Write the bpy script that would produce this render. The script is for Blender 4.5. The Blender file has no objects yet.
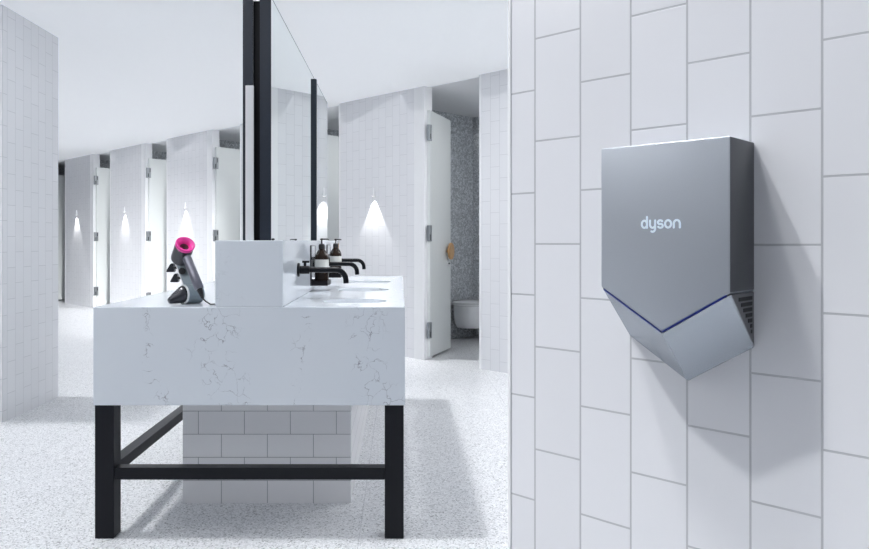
import bpy, bmesh, math, random
from mathutils import Vector, Matrix

random.seed(4)
SC = bpy.context.scene
COL = SC.collection
PI = math.pi
EYE = 1.16
F = 730.0                      # focal length in pixels
U = EYE / 298.0                # metre size of one unit at the vanity front
Y0 = F * U                     # distance to the vanity front
CEIL = 2.67
S2 = math.sqrt(2.0)


# ------------------------------------------------------------------ materials
def new_mat(name):
    m = bpy.data.materials.new(name)
    m.use_nodes = True
    nt = m.node_tree
    return m, nt, nt.nodes['Principled BSDF']


def mat(name, col, rough=0.5, metal=0.0, spec=0.5, noise=0.03, scale=40.0, coat=0.0, trans=0.0, emit=None):
    m, nt, b = new_mat(name)
    b.inputs['Roughness'].default_value = rough
    b.inputs['Metallic'].default_value = metal
    b.inputs['Specular IOR Level'].default_value = spec
    b.inputs['Coat Weight'].default_value = coat
    b.inputs['Transmission Weight'].default_value = trans
    if noise:
        tc = nt.nodes.new('ShaderNodeTexCoord')
        n = nt.nodes.new('ShaderNodeTexNoise')
        n.inputs['Scale'].default_value = scale
        n.inputs['Detail'].default_value = 3
        r = nt.nodes.new('ShaderNodeMixRGB')
        r.inputs[1].default_value = (*[c * (1 - noise) for c in col], 1)
        r.inputs[2].default_value = (*[min(1, c * (1 + noise)) for c in col], 1)
        nt.links.new(tc.outputs['Object'], n.inputs['Vector'])
        nt.links.new(n.outputs['Fac'], r.inputs[0])
        nt.links.new(r.outputs[0], b.inputs['Base Color'])
    else:
        b.inputs['Base Color'].default_value = (*col, 1)
    if emit:
        b.inputs['Emission Color'].default_value = (*emit[:3], 1)
        b.inputs['Emission Strength'].default_value = emit[3]
    return m


def tile_mat(name, axis, off_along, off_z, col=(.78, .79, .82), grout=(.36, .37, .40), mortar=.0021,
             horizontal=False, rough=.18, bump=.25, tw=.1022, th=.2036):
    """glazed metro tiles. axis = 'X' or 'Y' local axis running along the wall"""
    m, nt, b = new_mat(name)
    tc = nt.nodes.new('ShaderNodeTexCoord')
    sep = nt.nodes.new('ShaderNodeSeparateXYZ')
    nt.links.new(tc.outputs['Object'], sep.inputs[0])
    def shifted(sock, off):
        a = nt.nodes.new('ShaderNodeMath'); a.operation = 'SUBTRACT'
        nt.links.new(sock, a.inputs[0]); a.inputs[1].default_value = off
        return a.outputs[0]
    al = shifted(sep.outputs[axis], off_along)
    z = shifted(sep.outputs['Z'], off_z)
    cmb = nt.nodes.new('ShaderNodeCombineXYZ')
    nt.links.new(al if horizontal else z, cmb.inputs[0])
    nt.links.new(z if horizontal else al, cmb.inputs[1])
    br = nt.nodes.new('ShaderNodeTexBrick')
    br.offset = .5; br.offset_frequency = 2; br.squash = 1
    br.inputs['Scale'].default_value = 1
    br.inputs['Mortar Size'].default_value = mortar
    br.inputs['Mortar Smooth'].default_value = .35
    br.inputs['Bias'].default_value = 0
    br.inputs['Brick Width'].default_value = th
    br.inputs['Row Height'].default_value = tw
    br.inputs['Color1'].default_value = (*col, 1)
    br.inputs['Color2'].default_value = (*[c * .975 for c in col], 1)
    br.inputs['Mortar'].default_value = (*grout, 1)
    nt.links.new(cmb.outputs[0], br.inputs['Vector'])
    nt.links.new(br.outputs['Color'], b.inputs['Base Color'])
    inv = nt.nodes.new('ShaderNodeMath'); inv.operation = 'SUBTRACT'
    inv.inputs[0].default_value = 1
    nt.links.new(br.outputs['Fac'], inv.inputs[1])
    bp = nt.nodes.new('ShaderNodeBump')
    bp.inputs['Strength'].default_value = bump
    bp.inputs['Distance'].default_value = .002
    nt.links.new(inv.outputs[0], bp.inputs['Height'])
    nt.links.new(bp.outputs[0], b.inputs['Normal'])
    b.inputs['Roughness'].default_value = rough
    return m


def stone_mat():
    """pale quartz with sparse grey crackled veins gathered in loose bands"""
    m, nt, b = new_mat('pale_quartz')
    N = nt.nodes.new; L = nt.links.new
    tc = N('ShaderNodeTexCoord')
    def math_(op, a, c=None):
        n = N('ShaderNodeMath'); n.operation = op
        for i, s in enumerate((a, c)):
            if s is None: continue
            if isinstance(s, (int, float)): n.inputs[i].default_value = s
            else: L(s, n.inputs[i])
        return n.outputs[0]
    def noise(sc, det=2, vec=None):
        n = N('ShaderNodeTexNoise'); n.inputs['Scale'].default_value = sc; n.inputs['Detail'].default_value = det
        L(vec or tc.outputs['Object'], n.inputs['Vector']); return n
    dn = noise(14, 6)
    mix = N('ShaderNodeMixRGB'); mix.blend_type = 'LINEAR_LIGHT'; mix.inputs[0].default_value = .075
    L(tc.outputs['Object'], mix.inputs[1]); L(dn.outputs['Color'], mix.inputs[2])
    vo = N('ShaderNodeTexVoronoi'); vo.feature = 'DISTANCE_TO_EDGE'; vo.inputs['Scale'].default_value = 15
    L(mix.outputs[0], vo.inputs['Vector'])
    line = N('ShaderNodeMapRange'); line.inputs['From Min'].default_value = 0.0
    line.inputs['From Max'].default_value = .026; line.inputs['To Min'].default_value = 1; line.inputs['To Max'].default_value = 0
    L(vo.outputs['Distance'], line.inputs['Value'])
    brk = N('ShaderNodeMapRange'); brk.inputs['From Min'].default_value = .43; brk.inputs['From Max'].default_value = .60
    L(noise(22, 4).outputs['Fac'], brk.inputs['Value'])
    # bands across the width of the vanity
    sep = N('ShaderNodeSeparateXYZ'); L(tc.outputs['Object'], sep.inputs[0])
    wob = math_('MULTIPLY', math_('SUBTRACT', noise(2.6, 2).outputs['Fac'], .5), .34)
    xx = math_('ADD', sep.outputs['X'], wob)
    band = None
    for c, w, a in ((-.965, .028, .8), (-.69, .10, 1.0), (-.40, .030, .9), (-.075, .10, 1.0)):
        d = math_('DIVIDE', math_('ABSOLUTE', math_('SUBTRACT', xx, c)), w)
        g = math_('MULTIPLY', math_('MAXIMUM', math_('SUBTRACT', 1.0, d), 0.0), 2.2 * a)
        band = g if band is None else math_('ADD', band, g)
    band = math_('MINIMUM', band, 1.0)
    fac = math_('MULTIPLY', math_('MULTIPLY', line.outputs[0], brk.outputs[0]), band)
    fade = N('ShaderNodeMapRange'); fade.inputs['From Min'].default_value = .86; fade.inputs['From Max'].default_value = .96
    fade.inputs['To Min'].default_value = 1; fade.inputs['To Max'].default_value = .12
    L(sep.outputs['Z'], fade.inputs['Value'])
    fac = math_('MULTIPLY', fac, fade.outputs[0])
    base = N('ShaderNodeMixRGB'); base.inputs[1].default_value = (.70, .755, .82, 1); base.inputs[2].default_value = (.76, .80, .85, 1)
    L(noise(3, 3).outputs['Fac'], base.inputs[0])
    col = N('ShaderNodeMixRGB'); L(fac, col.inputs[0]); L(base.outputs[0], col.inputs[1]); col.inputs[2].default_value = (.24, .25, .30, 1)
    L(col.outputs[0], b.inputs['Base Color'])
    b.inputs['Roughness'].default_value = .10
    b.inputs['Specular IOR Level'].default_value = .5
    return m


def terrazzo_mat():
    m, nt, b = new_mat('pale_terrazzo')
    N = nt.nodes.new; L = nt.links.new
    tc = N('ShaderNodeTexCoord')
    vo = N('ShaderNodeTexVoronoi'); vo.inputs['Scale'].default_value = 185
    L(tc.outputs['Object'], vo.inputs['Vector'])
    sp = N('ShaderNodeSeparateColor'); L(vo.outputs['Color'], sp.inputs[0])
    rp = N('ShaderNodeValToRGB')
    e = rp.color_ramp.elements
    e[0].position = 0; e[0].color = (.20, .21, .23, 1)
    e[1].position = .14; e[1].color = (.52, .53, .55, 1)
    for p, c in ((.35, (.65, .66, .685, 1)), (.7, (.72, .735, .76, 1)), (.9, (.82, .83, .85, 1))):
        k = rp.color_ramp.elements.new(p); k.color = c
    L(sp.outputs[0], rp.inputs[0])
    br = N('ShaderNodeTexBrick'); br.offset = 0
    br.inputs['Scale'].default_value = 1; br.inputs['Mortar Size'].default_value = .0016
    br.inputs['Brick Width'].default_value = 0.907; br.inputs['Row Height'].default_value = .907
    br.inputs['Color1'].default_value = br.inputs['Color2'].default_value = (1, 1, 1, 1)
    br.inputs['Mortar'].default_value = (.72, .72, .74, 1)
    mp = N('ShaderNodeMapping'); mp.inputs['Location'].default_value = (.16, -(1.178 * Y0) + .907 * 8, 0)
    L(tc.outputs['Object'], mp.inputs[0]); L(mp.outputs[0], br.inputs['Vector'])
    mx = N('ShaderNodeMixRGB'); mx.blend_type = 'MULTIPLY'; mx.inputs[0].default_value = 1
    L(rp.outputs[0], mx.inputs[1]); L(br.outputs['Color'], mx.inputs[2])
    L(mx.outputs[0], b.inputs['Base Color'])
    b.inputs['Roughness'].default_value = .32
    b.inputs['Specular IOR Level'].default_value = .35
    return m


def mosaic_mat():
    m, nt, b = new_mat('grey_mosaic')
    N = nt.nodes.new; L = nt.links.new
    tc = N('ShaderNodeTexCoord')
    vo = N('ShaderNodeTexVoronoi'); vo.inputs['Scale'].default_value = 62
    L(tc.outputs['Object'], vo.inputs['Vector'])
    sp = N('ShaderNodeSeparateColor'); L(vo.outputs['Color'], sp.inputs[0])
    rp = N('ShaderNodeValToRGB')
    e = rp.color_ramp.elements
    e[0].position = 0; e[0].color = (.36, .385, .41, 1)
    e[1].position = 1; e[1].color = (.76, .79, .82, 1)
    k = e.new(.5); k.color = (.52, .545, .575, 1)
    L(sp.outputs[1], rp.inputs[0]); L(rp.outputs[0], b.inputs['Base Color'])
    b.inputs['Roughness'].default_value = .4
    return m


M_CEIL = mat('ceiling_fill_glow', (.80, .81, .83), .8, noise=.01, scale=3, emit=(.90, .945, 1.0, .215))  # plain ceiling; the glow is added as fill for the interior
M_CEIL2 = mat('white_ceiling_paint', (.84, .85, .87), .8, noise=.01, scale=3)
M_TRIM = mat('white_trim', (.82, .83, .85), .35, noise=.01)
M_DOOR = mat('white_door_laminate', (.72, .75, .75), .3, noise=.01, scale=5)
M_STONE = stone_mat()
M_FLOOR = terrazzo_mat()
M_MOSAIC = mosaic_mat()
M_BLACK = mat('black_powder_coat', (.007, .008, .012), .35, noise=.1, scale=90, spec=.2)
M_BLACKM = mat('matt_black_metal', (.004, .005, .008), .32, .0, noise=.1, spec=.16)
M_FRAME = mat('dark_mirror_frame', (.022, .029, .044), .32, noise=.12, scale=60, spec=.4)
M_DARK = mat('dark_backing', (.005, .005, .007), .4, noise=.1, spec=.2)
M_MIRROR = mat('mirror_silver', (.88, .925, .915), .0, 1.0, noise=0)
M_CERAMIC = mat('white_ceramic', (.86, .87, .89), .12, noise=.01)
M_STEEL = mat('brushed_steel', (.34, .36, .38), .35, .8, noise=.12, scale=30)
M_DSTEEL = mat('dark_hinge_recess', (.05, .055, .06), .4, .3, noise=.1)
M_STAND = mat('satin_silver_stand', (.30, .35, .38), .28, .75, noise=.04)
M_POLISH = mat('polished_steel', (.72, .76, .80), .12, 1.0, noise=.04)
M_AMBER = mat('amber_glass', (.018, .009, .005), .10, noise=.2, scale=15, spec=.35)
M_LABEL = mat('paper_label', (.74, .74, .70), .6, noise=.02)
M_PUMP = mat('black_plastic', (.014, .014, .016), .35, noise=.1)
M_WOOD = mat('light_oak', (.50, .29, .13), .45, noise=.22, scale=25)
M_SIDE = mat('shaded_nickel_side', (.075, .08, .09), .4, .4, noise=.03, scale=400)  # same nickel as the cover, darkened to paint shade on its side
M_COVER = mat('sprayed_nickel_cover', (.42, .45, .495), .38, .55, noise=.03, scale=400)
M_LOWER = mat('polished_nickel_housing', (.37, .405, .45), .20, .75, noise=.03, scale=400)
M_BLUE = mat('blue_reflection', (.004, .018, .17), .4, noise=.1)
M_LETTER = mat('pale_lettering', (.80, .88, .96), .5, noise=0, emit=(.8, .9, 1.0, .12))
M_HD = mat('iron_grey_plastic', (.045, .047, .056), .26, .5, noise=.05)
M_BARREL = mat('charcoal_barrel', (.035, .036, .044), .32, .2, noise=.05)
M_HDL = mat('satin_nickel_handle', (.22, .22, .26), .28, .7, noise=.05)
M_PINK = mat('fuchsia_plastic', (.92, .05, .38), .28, noise=.03)
M_PINKIN = mat('deep_fuchsia', (.10, .004, .03), .4, noise=.03)
M_LENS = mat('lamp_lens', (.9, .9, .9), .3, noise=0, emit=(1, .98, .95, 2))


# ------------------------------------------------------------------ mesh builder
class MB:
    def __init__(self):
        self.bm = bmesh.new()

    def verts(self, pts):
        return [self.bm.verts.new(p) for p in pts]

    def box(self, x0, x1, y0, y1, z0, z1, bevel=0.0, seg=2):
        v = self.verts([(x, y, z) for z in (z0, z1) for y in (y0, y1) for x in (x0, x1)])
        fs = [(0, 2, 3, 1), (4, 5, 7, 6), (0, 1, 5, 4), (2, 6, 7, 3), (0, 4, 6, 2), (1, 3, 7, 5)]
        faces = [self.bm.faces.new([v[i] for i in f]) for f in fs]
        if bevel:
            es = set(e for f in faces for e in f.edges)
            bmesh.ops.bevel(self.bm, geom=list(es), offset=bevel, segments=seg, affect='EDGES', profile=.5)
        return self

    def prism(self, poly, axis, a0, a1, bevel=0.0, seg=2):
        """poly in the two other axes, extruded along axis"""
        def p(q, a):
            return {'X': (a, q[0], q[1]), 'Y': (q[0], a, q[1]), 'Z': (q[0], q[1], a)}[axis]
        A = self.verts([p(q, a0) for q in poly]); B = self.verts([p(q, a1) for q in poly])
        n = len(poly)
        faces = [self.bm.faces.new(A[::-1]), self.bm.faces.new(B)]
        for i in range(n):
            j = (i + 1) % n
            faces.append(self.bm.faces.new((A[i], A[j], B[j], B[i])))
        bmesh.ops.recalc_face_normals(self.bm, faces=faces)
        if bevel:
            es = set(e for f in faces for e in f.edges)
            bmesh.ops.bevel(self.bm, geom=list(es), offset=bevel, segments=seg, affect='EDGES', profile=.5)
        return self

    def rings(self, rings, cap0=True, cap1=True, closed=False):
        R = [self.verts(r) for r in rings]
        n = len(R[0])
        m = len(R)
        for k in range(m if closed else m - 1):
            a, c = R[k], R[(k + 1) % m]
            for i in range(n):
                j = (i + 1) % n
                self.bm.faces.new((a[i], a[j], c[j], c[i]))
        if not closed:
            if cap0: self.bm.faces.new(R[0][::-1])
            if cap1: self.bm.faces.new(R[-1])
        return self

    def lathe(self, prof, origin=(0, 0, 0), axis=(0, 0, 1), n=28, cap0=True, cap1=True, closed=False, squash=1.0):
        ax = Vector(axis).normalized()
        ref = Vector((0, 0, 1)) if abs(ax.z) < .9 else Vector((1, 0, 0))
        a = ax.cross(ref).normalized(); b = ax.cross(a).normalized()
        o = Vector(origin)
        rs = []
        for r, h in prof:
            rs.append([o + ax * h + (a * math.cos(t) + b * math.sin(t) * squash) * max(r, 1e-5)
                       for t in [2 * PI * i / n for i in range(n)]])
        return self.rings(rs, cap0, cap1, closed)

    def tube(self, pts, r, n=14):
        pts = [Vector(p) for p in pts]
        rs = r if isinstance(r, (list, tuple)) else [r] * len(pts)
        prev = None
        out = []
        for i, p in enumerate(pts):
            d = (pts[min(i + 1, len(pts) - 1)] - pts[max(i - 1, 0)]).normalized()
            if prev is None:
                ref = Vector((0, 0, 1)) if abs(d.z) < .9 else Vector((0, 1, 0))
                a = d.cross(ref).normalized()
            else:
                a = (prev - d * prev.dot(d)).normalized()
            prev = a
            b = d.cross(a)
            out.append([p + (a * math.cos(t) + b * math.sin(t)) * rs[i] for t in [2 * PI * k / n for k in range(n)]])
        return self.rings(out)

    def build(self, name, material, parent=None, smooth=True, angle=35):
        bmesh.ops.recalc_face_normals(self.bm, faces=self.bm.faces[:])
        me = bpy.data.meshes.new(name)
        self.bm.to_mesh(me); self.bm.free()
        if smooth:
            for p in me.polygons: p.use_smooth = True
            try: me.set_sharp_from_angle(angle=math.radians(angle))
            except Exception: pass
        me.materials.append(material)
        o = bpy.data.objects.new(name, me)
        COL.objects.link(o)
        if parent: o.parent = parent
        return o


def thing(name, label, cat, loc=(0, 0, 0), rz=0.0, group=None):
    o = bpy.data.objects.new(name, None)
    COL.objects.link(o)
    o.empty_display_size = .05
    o.location = loc; o.rotation_euler = (0, 0, rz)
    o['label'] = label; o['category'] = cat
    if group: o['group'] = group
    return o


def struct(o):
    o['kind'] = 'structure'
    return o


def frame45(name, c, kind='structure'):
    """an empty on a wall that runs at 45 degrees: local x along the wall, local y into it"""
    o = bpy.data.objects.new(name, None)
    COL.objects.link(o)
    o.location = (c / 2, c / 2, 0); o.rotation_euler = (0, 0, -PI / 4)
    return o


def place45(o, c, s=0.0, n=0.0, z=0.0, rz=0.0):
    d = Vector((1 / S2, -1 / S2)); e = Vector((1 / S2, 1 / S2))
    p = Vector((c / 2, c / 2)) + d * s + e * n
    o.location = (p.x, p.y, z); o.rotation_euler = (0, 0, -PI / 4 + rz)
    return o


def copy_tree(o, parent=None):
    c = o.copy(); COL.objects.link(c)
    if parent is not None: c.parent = parent
    for ch in list(o.children): copy_tree(ch, c)
    return c


def arc(c, r, a0, a1, n, plane='XZ'):
    out = []
    for i in range(n + 1):
        t = a0 + (a1 - a0) * i / n
        out.append((c[0] + r * math.cos(t), c[1], c[2] + r * math.sin(t)))
    return out


# ------------------------------------------------------------------ setting
C_ST = 7.35       # the row of cubicles
C_DR = 1.718      # the tiled wall with the hand dryer

floor = struct(MB().box(-14, 5, -4, 17, -.1, 0).build('floor', M_FLOOR, smooth=False))
k_ = C_ST + .1
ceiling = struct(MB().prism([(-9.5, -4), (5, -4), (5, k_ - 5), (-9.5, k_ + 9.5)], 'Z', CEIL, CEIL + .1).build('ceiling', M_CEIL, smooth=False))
struct(MB().prism([(5, k_ - 5), (5, k_ - 2), (-9.5, k_ + 12.5), (-9.5, k_ + 9.5)], 'Z', CEIL + .001, CEIL + .1).build('ceiling', M_CEIL2, smooth=False))

# tiled wall on the left
M_TILE_L = tile_mat('white_wall_tile_left', 'Y', 0.02, .07, mortar=.0018, grout=(.58, .59, .62), rough=.25)
wl = MB().box(-5.2, -2.54, 4.67, 5.425, 0, CEIL).build('wall_left', M_TILE_L, smooth=False)
struct(wl)
M_TILE_L2 = tile_mat('white_wall_tile_left_front', 'X', -2.54, .07, mortar=.0018, grout=(.58, .59, .62), rough=.25)
MB().box(-5.2, -2.541, 4.664, 4.67, 0, CEIL).build('tile_facing', M_TILE_L2, wl, smooth=False)

# tiled wall on the right, with the dryer
M_TILE_R = tile_mat('white_wall_tile_right', 'X', -.8356 - .1022, EYE - .006, col=(.73, .74, .775), mortar=.0021, grout=(.46, .47, .50), rough=.2, bump=.3)
wr = MB().box(-.893, 1.25, 0, .16, 0, CEIL).build('wall_right', M_TILE_R, smooth=False)
struct(place45(wr, C_DR))
tr = MB().box(-.9017, -.8935, -.002, .16, 0, CEIL, .001).build('trim_1', M_TRIM, smooth=False)
struct(place45(tr, C_DR))

# cubicle fronts, partitions, back wall
PITCH = 1.967
S_L, S_T, S_R = -6.147, -4.999, -4.860
M_TILE_C = tile_mat('white_cubicle_tile', 'X', .026, EYE + .05, mortar=.0017, grout=(.58, .59, .62), rough=.2, bump=.12)
pier = MB().box(.026, S_T - S_L, 0, .11, 0, CEIL).build('wall_cubicle', M_TILE_C, smooth=False)
MB().box(0, .026, -.002, .112, 0, CEIL, .002).build('trim', M_TRIM, pier, smooth=False)
MB().box(S_T - S_L, S_R - S_L, -.002, .112, 0, CEIL, .002).build('trim', M_TRIM, pier, smooth=False)
struct(place45(pier, C_ST, S_L))
piers = [pier]
for k in (1, -1, -2, -3, -4, -5):
    p = copy_tree(pier); struct(place45(p, C_ST, S_L + k * PITCH)); piers.append(p)

part = MB().box(0, .08, .11, 1.75, 0, CEIL).build('wall_partition', M_MOSAIC, smooth=False)
struct(place45(part, C_ST, -5.767))
for k in (1, -1, -2, -3, -4, -5):
    p = part.copy(); COL.objects.link(p); place45(p, C_ST, -5.767 + k * PITCH)
wb = MB().box(-17.2, -1.6, 1.75, 1.9, 0, CEIL).build('wall_back', M_MOSAIC, smooth=False)
struct(place45(wb, C_ST))


# doors: hinged on the right edge of a pier, opening inwards
def make_door():
    d = MB().box(.008, .69, -.02, .02, .025, 2.44, .003).build('door_1', M_DOOR, smooth=False)
    for z in (.29, 1.235, 2.215):
        h = MB().box(-.036, .034, -.031, .0, z - .078, z + .078, .004)
        h = h.build('hinge', M_STEEL, d, smooth=False)
        MB().box(-.022, -.008, -.034, -.030, z - .066, z - .012).build('hinge_leaf', M_DSTEEL, h, smooth=False)
        MB().box(.004, .020, -.034, -.030, z + .010, z + .066).build('hinge_leaf', M_DSTEEL, h, smooth=False)
        MB().lathe([(.007, z - .078), (.007, z + .078)], (0, -.032, 0), n=12).build('hinge_pin', M_STEEL, h)
    # the room-facing side once the leaf is swung open is local -y
    k = MB().lathe([(.018, 0), (.018, .03), (.085, .032), (.088, .037), (.088, .05), (.083, .056), (.02, .058)],
                   (.560, -.02, 1.055), (0, -1, 0), n=36).build('door_knob', M_WOOD, d)
    lk = MB().box(.560, .606, -.030, -.02, .895, .96, .004).build('lock', M_CERAMIC, d, smooth=False)
    MB().lathe([(.009, 0), (.009, .014), (.004, .016)], (.584, -.03, .925), (0, -1, 0), n=16).build('lock_barrel', M_DSTEEL, lk)
    return d


door = make_door()
door['label'] = 'white cubicle door with oak knob standing open'
struct(place45(door, C_ST, S_R + .014, .035, 0, math.radians(114)))
for i, k in enumerate((-1, -2, -3, -4, -5)):
    d = copy_tree(door); d.name = 'door_%d' % (i + 2)
    del d['label']
    place45(d, C_ST, S_R + .014 + k * PITCH, .035, 0, math.radians(97))
del door['label']

# ------------------------------------------------------------------ wall lamps on the piers
def make_lamp():
    t = thing('wall_lamp', '', 'wall lamp', group='small downlights on the cubicle fronts')
    MB().box(-.022, .022, -.034, .0, 0, .010, .002).build('lamp_hood', M_TRIM, t, smooth=False)
    MB().lathe([(.009, .010), (.009, .085), (.007, .088)], (0, -.012, 0), n=18).build('lamp_stem', M_TRIM, t)
    MB().lathe([(.011, -.002), (.011, 0)], (0, -.018, 0), n=18).build('lamp_lens', M_LENS, t)
    return t


lamp_labels = {0: 'small downlight on the tiled cubicle front nearest the open toilet door',
               -1: 'small downlight on the cubicle front hidden behind the mirror',
               -2: 'small downlight shining on the cubicle front directly above the hair dryer',
               -3: 'small downlight on the second cubicle front left of the hair dryer',
               -4: 'small downlight on the leftmost visible cubicle front beside the left tiled wall'}
lamp0 = None
for k in (0, -2, -3, -4):
    t = make_lamp() if lamp0 is None else copy_tree(lamp0)
    lamp0 = lamp0 or t
    t['label'] = lamp_labels[k]
    place45(t, C_ST, -5.573 + k * PITCH, 0, 1.625)
for k in (0, -1, -2, -3, -4):
    ld = bpy.data.lights.new('downlight', 'SPOT')
    ld.energy = 24; ld.spot_size = math.radians(66); ld.spot_blend = .22; ld.shadow_soft_size = .006
    ld.color = (1, .99, .97)
    lo = bpy.data.objects.new('downlight', ld); COL.objects.link(lo)
    place45(lo, C_ST, -5.573 + k * PITCH, -.030, 1.617)

# ------------------------------------------------------------------ vanity
def yD(D): return D * Y0
def zz(v): return EYE + v * U

van = thing('vanity_unit', 'long pale veined stone vanity counter on black legs, with basins', 'vanity', (0, 0, 0))
XL, XR = -307 * U, 5 * U
DB = 1.886
BAS = (1.10, 1.36, 1.62)
BX, BRX, BRY = -50 * U, 35 * U, 30 * U


def superell(cx, cy, rx, ry, n=48, e=2.6):
    out = []
    for i in range(n):
        t = 2 * PI * i / n
        c, s = math.cos(t), math.sin(t)
        out.append((cx + rx * math.copysign(abs(c) ** (2 / e), c), cy + ry * math.copysign(abs(s) ** (2 / e), s)))
    return out


ctr = MB().box(XL, XR, Y0, yD(DB), zz(-164.5), zz(-66), .003).build('stone_counter', M_STONE, van, smooth=False)
for D in BAS:
    cut = MB().prism(superell(BX, yD(D), BRX, BRY), 'Z', zz(-66) - .13, zz(-66) + .05).build('cutter', M_STONE, smooth=False)
    md = ctr.modifiers.new('b', 'BOOLEAN'); md.operation = 'DIFFERENCE'; md.object = cut; md.solver = 'EXACT'
    bpy.context.view_layer.update()
    dg = bpy.context.evaluated_depsgraph_get()
    me = bpy.data.meshes.new_from_object(ctr.evaluated_get(dg))
    ctr.modifiers.clear()
    ctr.data = me; me.name = 'stone_counter'
    bpy.data.objects.remove(cut)
    b = MB()
    zt = zz(-66) - .018
    sec = [(1.0, 0), (.985, -.03), (.93, -.07), (.75, -.098), (.3, -.106), (.08, -.108)]
    rr = []
    for k, dz in sec:
        rr.append([(x, y, zt + dz) for x, y in superell(BX, yD(D), BRX * k * 1.0, BRY * k * 1.0)])
    for k, dz in reversed(sec):
        rr.append([(x, y, zt + dz - .008 - .0 * k) for x, y in superell(BX, yD(D), BRX * k * .999, BRY * k * .999)])
    b.rings(rr, closed=True)
    bs = b.build('basin', M_CERAMIC, van)
    MB().lathe([(.004, 0), (.02, .001), (.02, .004), (.004, .003)], (BX, yD(D), zt - .106), n=20).build('drain', M_POLISH, bs)

MB().box(-185 * U, -117 * U, Y0 + .0005, yD(DB), zz(-66), zz(.6), .003).build('upstand', M_STONE, van, smooth=False)
# steel frame: four legs, end rails, side rails
LEG = 19 * U
legx = (-305.5 * U, -15.3 * U)
for lx in legx:
    for ly in (Y0 + .002, yD(DB) - .002 - LEG):
        MB().box(lx, lx + LEG, ly, ly + LEG, 0, zz(-164.5), .002).build('leg', M_BLACK, van, smooth=False)
for ly in (Y0 + .008, yD(DB) - .008 - .05):
    MB().box(legx[0] + LEG - .0, legx[1] + .0, ly, ly + .05, zz(-239.5), zz(-227.5), .0015).build('end_rail', M_BLACK, van, smooth=False)
for lx in (legx[0],):
    MB().box(lx + .008, lx + .060, Y0 + .002 + LEG, yD(DB) - .002 - LEG, zz(-239), zz(-227.5), .0015).build('side_rail', M_BLACK, van, smooth=False)

# tiled plinth under the vanity
M_TILE_P = tile_mat('white_plinth_tile', 'X', -.078, -.0017, col=(.93, .93, .95), mortar=.0017, grout=(.36, .37, .40), horizontal=True, rough=.22)
pl = MB().box(-247 * U, -56 * U, yD(1.137), yD(1.80), 0, zz(-164.8)).build('plinth', M_TILE_P, smooth=False)
pl['label'] = 'white tiled plinth standing on the floor under the stone vanity'; pl['category'] = 'plinth'

# ------------------------------------------------------------------ mirror on the upstand
mir = thing('double_sided_mirror', 'tall back to back mirror with dark frame standing on the stone upstand', 'mirror')
ZM0, ZM1 = zz(.7), zz(259)
D0m, D1m = 1.06, 1.93
MB().box(-140.5 * U, -137 * U, yD(D0m) + .006, yD(DB), ZM0, ZM1).build('mirror_glass', M_MIRROR, mir, smooth=False)
MB().box(-166 * U, -162.5 * U, yD(D0m) + .006, yD(DB), ZM0, ZM1).build('mirror_glass', M_MIRROR, mir, smooth=False)
for xa_, xb_ in ((-140.6, -136.9), (-166.1, -162.4)):
    MB().box(xa_ * U, xb_ * U, yD(D0m) + .006, yD(DB), ZM1, ZM1 + .004).build('mirror_edge', M_DSTEEL, mir, smooth=False)
MB().box(-148.5 * U, -136.7 * U, yD(D0m) - .002, yD(D0m) + .006, ZM0, ZM1 + .02, .0008).build('frame_post', M_FRAME, mir, smooth=False)
MB().box(-166.6 * U, -155.8 * U, yD(D0m) - .002, yD(D0m) + .006, ZM0, ZM1 + .02, .0008).build('frame_post', M_FRAME, mir, smooth=False)
MB().box(-139.0 * U, -132.6 * U, yD(1.585), yD(1.60), ZM0, zz(257), .001).build('frame_post', M_FRAME, mir, smooth=False)
MB().box(-156.5 * U, -147.5 * U, yD(D0m) + .02, yD(D0m) + .05, ZM0, zz(256)).build('back_panel', M_DARK, mir, smooth=False)
MB().box(-162 * U, -141 * U, yD(D0m) + .05, yD(DB), ZM0, ZM0 + .06).build('bottom_rail', M_DARK, mir, smooth=False)
MB().box(-163.4 * U, -154.6 * U, yD(D0m) - .012, yD(D0m) - .002, ZM0, zz(164.5), .003).build('cover_strip', M_TRIM, mir, smooth=False)

# ------------------------------------------------------------------ taps
WX = -117 * U
def make_tap():
    t = thing('basin_tap', '', 'tap', group='wall taps over the basins')
    z = 0
    MB().lathe([(.031, 0), (.031, .006), (.028, .009), (.02, .010)], (0, 0, z), (1, 0, 0), n=28).build('flange', M_BLACKM, t)
    MB().lathe([(.0185, .008), (.0185, .050), (.016, .053)], (0, 0, z), (1, 0, 0), n=24).build('body', M_BLACKM, t)
    R = .045
    reach = 55 * U
    pts = [(.045, 0, z), (.09, 0, z), (reach - R - .01, 0, z)] + arc((reach - R, 0, z - R), R, PI / 2, .06, 10) + [(reach + .001, 0, z - .060)]
    MB().tube(pts, .0122, 16).build('spout', M_BLACKM, t)
    lv = MB().tube([(.032, 0, z + .012), (.032, 0, z + .034)], .0065, 12).build('lever', M_BLACKM, t)
    MB().tube([(.020, 0, z + .036), (.052, 0, z + .036)], .0050, 12).build('lever_bar', M_BLACKM, lv)
    return t


tap_labels = ('matt black wall tap nearest the camera over the first basin',
              'matt black wall tap in the middle, between the two soap bottles and the basins',
              'matt black wall tap farthest along the counter over the last basin')
tap0 = None
for D, lb in zip((1.145, 1.44, 1.715), tap_labels):
    t = make_tap() if tap0 is None else copy_tree(tap0)
    tap0 = tap0 or t
    t['label'] = lb
    t.location = (WX, yD(D), zz(-33))

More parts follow.
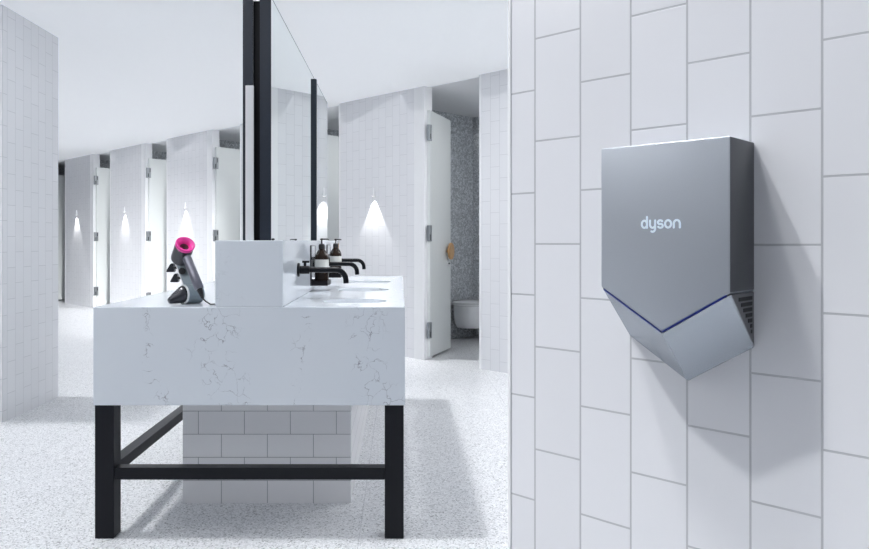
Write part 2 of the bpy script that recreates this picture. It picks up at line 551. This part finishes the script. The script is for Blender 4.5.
# ------------------------------------------------------------------ bottle holders and bottles
def make_holder():
    h = thing('bottle_holder', '', 'bottle holder', group='wall holders for the soap bottles')
    L2 = .085
    zb, zt = -58.5 * U, -6.2 * U
    MB().box(.0, .005, -L2, L2, zb, zt, .001).build('back_plate', M_POLISH, h, smooth=False)
    fr = MB()
    fr.box(.0, .006, -L2 - .003, -L2, zb, zt + .002)
    fr.box(.0, .006, L2, L2 + .003, zb, zt + .002)
    fr.box(.0, .006, -L2, L2, zt, zt + .002)
    fr.build('edge_frame', M_DARK, h, smooth=False)
    tr_ = MB()
    tr_.box(.005, .088, -L2, L2, zb, zb + .006)
    tr_.box(.084, .088, -L2, L2, zb + .006, zb + .026)
    tr_.box(.005, .084, -L2, -L2 + .004, zb + .006, zb + .026)
    tr_.box(.005, .084, L2 - .004, L2, zb + .006, zb + .026)
    tr_.build('tray', M_DARK, h, smooth=False)
    return h


def make_bottle():
    t = thing('soap_bottle', '', 'soap bottle', group='amber soap bottles by the taps')
    r = 9.3 * U
    prof = [(r * .9, 0), (r, .004), (r, .138), (r * .97, .145), (r * .80, .160), (r * .55, .172), (r * .42, .179), (r * .40, .190)]
    MB().lathe(prof, n=32).build('bottle_body', M_AMBER, t)
    MB().lathe([(r + .0006, .085), (r + .0006, .126)], n=32, cap0=False, cap1=False).build('label', M_LABEL, t)
    pm = MB().lathe([(r * .46, .180), (r * .46, .200), (r * .36, .206), (.004, .207), (.004, .226), (.009, .228), (.009, .234), (.004, .236)], n=24).build('pump', M_PUMP, t)
    MB().tube([(0, 0, .231), (.030, 0, .2315), (.036, 0, .228)], [.004, .0034, .0028], 10).build('nozzle', M_PUMP, pm)
    return t


h0 = b0 = None
for D, which in ((1.335, 'nearest the camera'), (1.625, 'farther along the counter')):
    h = make_holder() if h0 is None else copy_tree(h0); h0 = h0 or h
    h.location = (WX, yD(D), zz(0)); h['label'] = 'dark framed steel wall holder for the soap bottle ' + which
    b = make_bottle() if b0 is None else copy_tree(b0); b0 = b0 or b
    b.location = (WX + .049, yD(D), zz(-58.5) + .006)
    b['label'] = 'amber pump soap bottle with white label, ' + which
    bpy.context.view_layer.update()

# ------------------------------------------------------------------ hand dryer on the right wall
hd = thing('hand_dryer', 'grey metallic wall mounted hand dryer with V shaped base', 'hand dryer')
place45(hd, C_DR, -.527, 0, EYE)
w = .1065; T = .1565; E0 = -.0775; E1 = -.1445; B0 = -.169; B1 = -.2367; DEP = -.1
MB().prism([(-w, E0), (0, E1), (w, E0), (w, T), (-w, T)], 'Y', DEP, -.0005, .0022, 3).build('front_cover', M_COVER, hd, smooth=True, angle=30)
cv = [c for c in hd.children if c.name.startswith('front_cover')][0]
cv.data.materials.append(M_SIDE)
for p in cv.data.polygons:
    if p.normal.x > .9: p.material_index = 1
g = .0022
b = MB()
ws = w - .0005
fr = b.verts([(-ws, DEP + .003, E0 - g), (0, DEP + .003, E1 - g), (ws, DEP + .003, E0 - g)])
bk = b.verts([(-ws, -.0005, B0), (0, -.0005, B1), (ws, -.0005, B0)])
tp = b.verts([(-ws, -.0005, E0 - g), (0, -.0005, E1 - g), (ws, -.0005, E0 - g)])
F_ = b.bm.faces.new
for i in (0, 1):
    F_((fr[i], fr[i + 1], bk[i + 1], bk[i])); F_((bk[i], bk[i + 1], tp[i + 1], tp[i])); F_((tp[i], tp[i + 1], fr[i + 1], fr[i]))
F_((fr[0], bk[0], tp[0])); F_((fr[2], tp[2], bk[2]))
bmesh.ops.recalc_face_normals(b.bm, faces=b.bm.faces[:])
bmesh.ops.bevel(b.bm, geom=b.bm.edges[:], offset=.0012, segments=2, affect='EDGES')
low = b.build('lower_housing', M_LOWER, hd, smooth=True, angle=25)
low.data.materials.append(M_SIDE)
M_VENT = mat('shaded_vent_side', (.15, .155, .165), .45, .3, noise=.03)  # housing finish with the side's shade put into the colour
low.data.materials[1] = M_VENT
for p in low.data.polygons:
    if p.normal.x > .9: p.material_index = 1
# air slit along the V edge, with a blue reflection painted in
b = MB()
for sgn in (-1, 1):
    x0, x1 = sgn * (w - .006), sgn * .0012
    def ze(x): return E1 + (E0 - E1) * abs(x) / w
    q = [(x0, ze(x0) + .0002), (x1, ze(x1) + .0002), (x1, ze(x1) - .0019), (x0, ze(x0) - .0019)]
    b.prism(q, 'Y', DEP - .0008, DEP + .004)
b.build('air_slit', M_BLUE, hd, smooth=False)
# vents on the right hand side
for i in range(7):
    z = -.0895 - i * .0088
    n_edge = DEP + .003 + (DEP + .003) * -1 * ((E0 - g - z) / (E0 - g - B0))
    a0, a1 = n_edge + .021, -.009
    if a1 - a0 < .006: a0 = a1 - .006
    MB().box(ws - .004, ws + .0006, a0, a1, z - .0032, z + .0032, .0008).build('vent_slot', M_DARK, low, smooth=False)

# lettering: strokes drawn in letter units, x 185..645, baseline 275
def lx(X): return -.5614 + .527 + (X - 185) / 460 * .0663
def lz(Y): return .0197 + (275 - Y) * .0001385
def ell(cx, cy, rx, ry, a0, a1, n=22):
    return [(cx + rx * math.cos(math.radians(a0 + (a1 - a0) * i / n)), cy - ry * math.sin(math.radians(a0 + (a1 - a0) * i / n))) for i in range(n + 1)]
HW = 12.5
ym, ry = 222, 42
strokes = [
    ell(227, ym, 31, ry, 0, 360, 30), [(258, 138), (258, ym + 42)],                                   # d
    [(294, 180), (294, 226)] + ell(324, 226, 30, 38, 180, 360) , [(354, 180), (354, 270)] + ell(324, 270, 30, 40, 0, -118, 14),   # y
    ell(413, 202, 27, 22, 35, 250, 14) + ell(414, 243, 28, 22, 90, -150, 16),                          # s
    ell(502, ym, 34, ry, 0, 360, 30),                                                                  # o
    [(566, 264), (566, 222)] + ell(600, 222, 34, 42, 180, 0) + [(634, 264)],                           # n
]
b = MB()
for st in strokes:
    pts = [Vector((lx(X), lz(Y))) for X, Y in st]
    r = HW * .00014
    closed = (pts[0] - pts[-1]).length < 1e-5
    n = len(pts)
    A = []; Bv = []
    for i, p in enumerate(pts):
        if closed:
            d = pts[(i + 1) % (n - 1)] - pts[(i - 1) % (n - 1)]
        else:
            d = pts[min(i + 1, n - 1)] - pts[max(i - 1, 0)]
        d.normalize(); nn = Vector((-d.y, d.x)) * r
        A.append(b.bm.verts.new((p.x + nn.x, DEP - .0006, p.y + nn.y))); Bv.append(b.bm.verts.new((p.x - nn.x, DEP - .0006, p.y - nn.y)))
    for i in range(n - 1):
        b.bm.faces.new((A[i], A[i + 1], Bv[i + 1], Bv[i]))
    if not closed:
        for p in (pts[0], pts[-1]):
            b.bm.faces.new([b.bm.verts.new((p.x + r * math.cos(t), DEP - .00062, p.y + r * math.sin(t))) for t in [2 * PI * k / 14 for k in range(14)]])
bmesh.ops.solidify(b.bm, geom=b.bm.faces[:], thickness=.0004)
b.build('lettering', M_LETTER, hd, smooth=False)

# ------------------------------------------------------------------ hair dryer and its stand
YH = yD(1.05)
K = 1.05 * U
CT = zz(-66)            # counter top height
def hp(x, y, dy=0.0):
    k = (YH + dy) / F
    return Vector(((x - 400) * k, YH + dy, EYE + (241 - y) * k))

dr = thing('hair_dryer', 'grey hair dryer with a bright pink ring, leaning on its stand', 'hair dryer', hp(185, 262))
o0 = Vector(dr.location)
ax = Vector((.42, -.62, .66)).normalized()
ring = hp(185.4, 244.0, -.035) - o0
rear = ring - ax * .098
MB().lathe([(.030, 0), (.036, .003), (.038, .01), (.038, .0925)], rear, ax, 40, cap1=False).build('barrel', M_BARREL, dr)
MB().lathe([(.0383, .0925), (.0392, .094), (.0392, .097), (.0375, .0995), (.033, .099), (.026, .094), (.0185, .084), (.0165, .070), (.0165, .06), (.03, .06), (.0374, .07)],
           rear, ax, 44, closed=True).build('ring', M_PINK, dr)
MB().lathe([(.0167, .062), (.0167, .080), (.001, .066), (.001, .062)], rear, ax, 30).build('air_intake', M_PINKIN, dr)
h1 = hp(187.2, 258.5, -.045) - o0
h2 = hp(199.6, 289.0, -.075) - o0
hd_ax = (h2 - h1)
Lh = hd_ax.length
MB().lathe([(.004, -.010), (.015, -.007), (.018, 0), (.018, Lh - .06), (.0185, Lh - .058), (.0185, Lh - .004), (.016, Lh), (.006, Lh)], h1, hd_ax, 32).build('handle', M_HDL, dr)
cb = hp(202.8, 298.5, -.080) - o0
MB().tube([h2 - hd_ax.normalized() * .002, h2 + (cb - h2) * .5, cb], [.0125, .009, .005], 16).build('strain_relief', M_PUMP, dr)
end = Vector((-190 * U, YH + .03, CT + .0035)) - o0
c1 = hp(206, 301.5, -.075) - o0; c1.z = max(c1.z, CT + .004 - o0.z)
c2 = hp(210.5, 304, -.06) - o0; c2.z = CT + .0035 - o0.z
c3 = hp(216, 305, -.04) - o0; c3.z = CT + .0035 - o0.z
c4 = Vector((-187.5 * U, YH + .02, CT + .0035)) - o0
c5 = Vector((-187.5 * U, YH + .30, CT + .0035)) - o0
MB().tube([cb - (c1 - cb) * .2, cb, c1, c2, c3, c4, c5], .0030, 10).build('cable', M_PUMP, dr)

st = thing('dryer_stand', 'silver stand with a leaning plate and looped base under the hair dryer', 'stand', (hp(188, 300).x, YH, CT))
o1 = Vector(st.location)
# leaning plate
pa, pb = hp(173.5, 258, .055) - o1, hp(184.0, 287, .03) - o1
pc, pd = hp(193.0, 287, .03) - o1, hp(188.0, 258, .055) - o1
th = Vector((0, .004, .001))
b = MB()
v0 = b.verts([pa, pb, pc, pd]); v1 = b.verts([p + th for p in (pa, pb, pc, pd)])
b.bm.faces.new(v0); b.bm.faces.new(v1[::-1])
for i in range(4):
    j = (i + 1) % 4
    b.bm.faces.new((v0[i], v0[j], v1[j], v1[i]))
bmesh.ops.recalc_face_normals(b.bm, faces=b.bm.faces[:])
bmesh.ops.bevel(b.bm, geom=b.bm.edges[:], offset=.001, segments=2, affect='EDGES')
pt = b.build('stand_plate', M_STAND, st)
la = Vector((-.62, -.78, 0)).normalized()
lc = hp(183.0, 295.2, -.01) - o1
lc.z = .0395
prof = [(.0395, 0), (.0395, -.078), (.036, -.078), (.036, 0)]
MB().lathe(prof, lc, la, 44, closed=True).build('base_loop', M_STAND, st)
MB().lathe([(.0400, .003), (.0400, -.004), (.0355, -.004), (.0355, .003)], lc, la, 44, closed=True).build('loop_rim', M_TRIM, st)
MB().tube([pa, pb], .0022, 10).build('plate_highlight', M_TRIM, pt)  # white tube painting the highlight along the plate's edge
MB().lathe([(.014, 0), (.014, .006), (.011, .007)], hp(182.3, 271.2, .030) - o1, (0.1, -1, .15), 24).build('magnet_disc', M_PUMP, st)

# attachments
nz = thing('dryer_nozzle', 'dark round attachment resting inside the loop of the dryer stand', 'attachment', (hp(175, 300).x, YH - .03, CT), group='hair dryer attachments')
o2 = Vector(nz.location)
na = (hp(168.0, 301.0, -.045) - hp(184, 293.5, .0)).normalized()
nb = hp(184.0, 294.2, .0) - o2
MB().lathe([(.006, -.012), (.033, -.010), (.0345, -.004), (.0345, .006), (.030, .020), (.0215, .046), (.013, .066), (.010, .070), (.002, .070)], nb, na, 34, squash=1.0).build('nozzle_shell', M_HD, nz)
for (xa, ya, lb, dy) in ((171.0, 268.0, 'upper small dark nozzle clipped to the back of the dryer stand plate', .065), (174.8, 278.2, 'lower small dark nozzle clipped to the back of the dryer stand plate', .060)):
    q = hp(xa, ya, dy)
    t = thing('concentrator_nozzle', lb, 'attachment', q, group='hair dryer attachments')
    b = MB()
    k = .0035
    lo = [(-5.0 * k, -.012, -4.8 * k), (4.6 * k, -.012, -4.8 * k), (4.6 * k, .016, -4.8 * k), (-5.0 * k, .016, -4.8 * k)]
    mi = [(-4.6 * k, -.014, -3.0 * k), (4.6 * k, -.014, -3.0 * k), (4.6 * k, .018, -3.0 * k), (-4.6 * k, .018, -3.0 * k)]
    up = [(.2 * k, -.010, 5.6 * k), (3.4 * k, -.010, 5.6 * k), (3.4 * k, .014, 5.6 * k), (.2 * k, .014, 5.6 * k)]
    b.rings([lo, mi, up])
    bmesh.ops.recalc_face_normals(b.bm, faces=b.bm.faces[:])
    bmesh.ops.bevel(b.bm, geom=b.bm.edges[:], offset=.0025, segments=2, affect='EDGES')
    b.build('nozzle_shell', M_HD, t)
    MB().box(2.4 * k, 7.5 * k, -.012, .006, -1 * k, 2 * k, .001).build('clip', M_PUMP, t, smooth=False)

# ------------------------------------------------------------------ wall hung toilet in the open cubicle
tl = thing('toilet', 'white wall hung toilet with closed lid in the open cubicle', 'toilet')
place45(tl, C_ST, -5.687 + .205, 1.75, 0)
def dshape(wd, ln, n=30, back=0.0):
    """plan outline: straight sides to the wall, rounded front (towards local -y)"""
    pts = [(wd, -back)]
    for i in range(n + 1):
        t = PI * i / n
        pts.append((wd * math.cos(t), -(ln - wd * .9) - wd * .9 * math.sin(t)))
    pts.append((-wd, -back))
    return pts
b = MB()
secs = [(.13, .36, .135), (.162, .45, .150), (.174, .48, .20), (.178, .495, .30), (.179, .50, .405)]
b.rings([[(x, y, z) for x, y in dshape(wd, ln)] for wd, ln, z in secs])
b.build('bowl', M_CERAMIC, tl, angle=50)
b = MB()
b.rings([[(x, y, z) for x, y in dshape(wd, ln, back=.04)] for wd, ln, z in ((.178, .505, .407), (.182, .51, .41), (.182, .51, .425), (.176, .503, .43))])
b.build('seat', M_CERAMIC, tl, angle=50)
b = MB()
b.rings([[(x, y, z) for x, y in dshape(wd, ln, back=.03)] for wd, ln, z in ((.178, .505, .432), (.184, .512, .435), (.184, .512, .448), (.172, .498, .458))])
b.build('lid', M_CERAMIC, tl, angle=50)

# ------------------------------------------------------------------ light
def area(name, loc, size, size_y, energy, rot=(0, 0, 0), spread=180, color=(1, 1, 1)):
    l = bpy.data.lights.new(name, 'AREA'); l.shape = 'RECTANGLE'
    l.size = size; l.size_y = size_y; l.energy = energy; l.color = color
    l.spread = math.radians(spread)
    o = bpy.data.objects.new(name, l); COL.objects.link(o)
    o.location = loc; o.rotation_euler = rot
    return o

tilt = math.atan(.375)
def beam(name, x0, x1, n, yc, sy, slope, spread, irr):
    # a row of narrow unseen collimated lamps, each tilted about its own axis under the ceiling
    wdt = (x1 - x0) / n
    th_ = math.atan(slope)
    for i_ in range(n):
        area(name, (x0 + wdt * (i_ + .5), yc, CEIL - .02 - wdt / 2 * math.sin(th_)), wdt * math.cos(th_), sy,
             irr * wdt * math.cos(th_) * sy, (0, -th_, 0), spread)


beam('key_light', -7.4, 1.4, 13, 6.6, 12.0, .375, 7, 1.65)
beam('dryer_light', -1.45, .95, 4, .95, 2.2, .61, 3, 1.8)
area('basin_fill', (-57 * U, yD(1.44), CEIL - .02), 110 * U, .85 * Y0, 3.2, (0, 0, 0), 8)  # unseen lamp added to brighten the counter right of the mirror
def aimed(name, loc, target, sx, sy, energy, spread):
    o = area(name, loc, sx, sy, energy, (0, 0, 0), spread)
    o.rotation_euler = (Vector(target) - Vector(loc)).to_track_quat('-Z', 'Y').to_euler()


aimed('wall_fill', (-1.0, 4.25, 2.60), (-4.7, 11.8, .25), .5, .15, 24, 29)  # unseen aimed lamps, added to brighten the piers and the left wall
aimed('wall_fill', (-1.0, 2.3, 2.60), (-2.57, 5.1, 1.1), .5, .3, 7, 75)
aimed('wall_fill', (1.2, 3.3, 2.55), (.1, 7.4, 1.1), .9, .25, 3.4, 50)
area('overhead_fill', (-2.0, 1.2, CEIL - .02), 2.0, 1.4, 20)  # unseen overhead lamps added as general fill
area('overhead_fill', (1.9, 4.0, CEIL - .02), 1.4, 1.6, 25)
for k in (1, 0, -1, -2, -3, -4):
    l_ = area('cubicle_fill', (0, 0, 0), .25, .25, 30 if k == 1 else 7)  # out-of-view lamp added in each cubicle to lift its dark interior
    place45(l_, C_ST, -4.05 + (k - 0) * PITCH, .75, CEIL - .03)
wd = bpy.data.worlds.new('room_ambience'); SC.world = wd
wd.use_nodes = True
bg = wd.node_tree.nodes['Background']
bg.inputs[0].default_value = (.86, .91, 1.0, 1); bg.inputs[1].default_value = .255

# ------------------------------------------------------------------ camera
cam = bpy.data.cameras.new('camera')
cam.sensor_width = 36; cam.sensor_fit = 'HORIZONTAL'
cam.lens = F / 869 * 36
cam.shift_x = (434.5 - 400) / 869
cam.shift_y = -(274.5 - 241) / 869
cam.clip_start = .02
co = bpy.data.objects.new('camera', cam); COL.objects.link(co)
co.location = (0, 0, EYE); co.rotation_euler = (PI / 2, 0, 0)
SC.camera = co
SC.view_settings.view_transform = 'Standard'
SC.view_settings.look = 'None'
SC.view_settings.exposure = .12
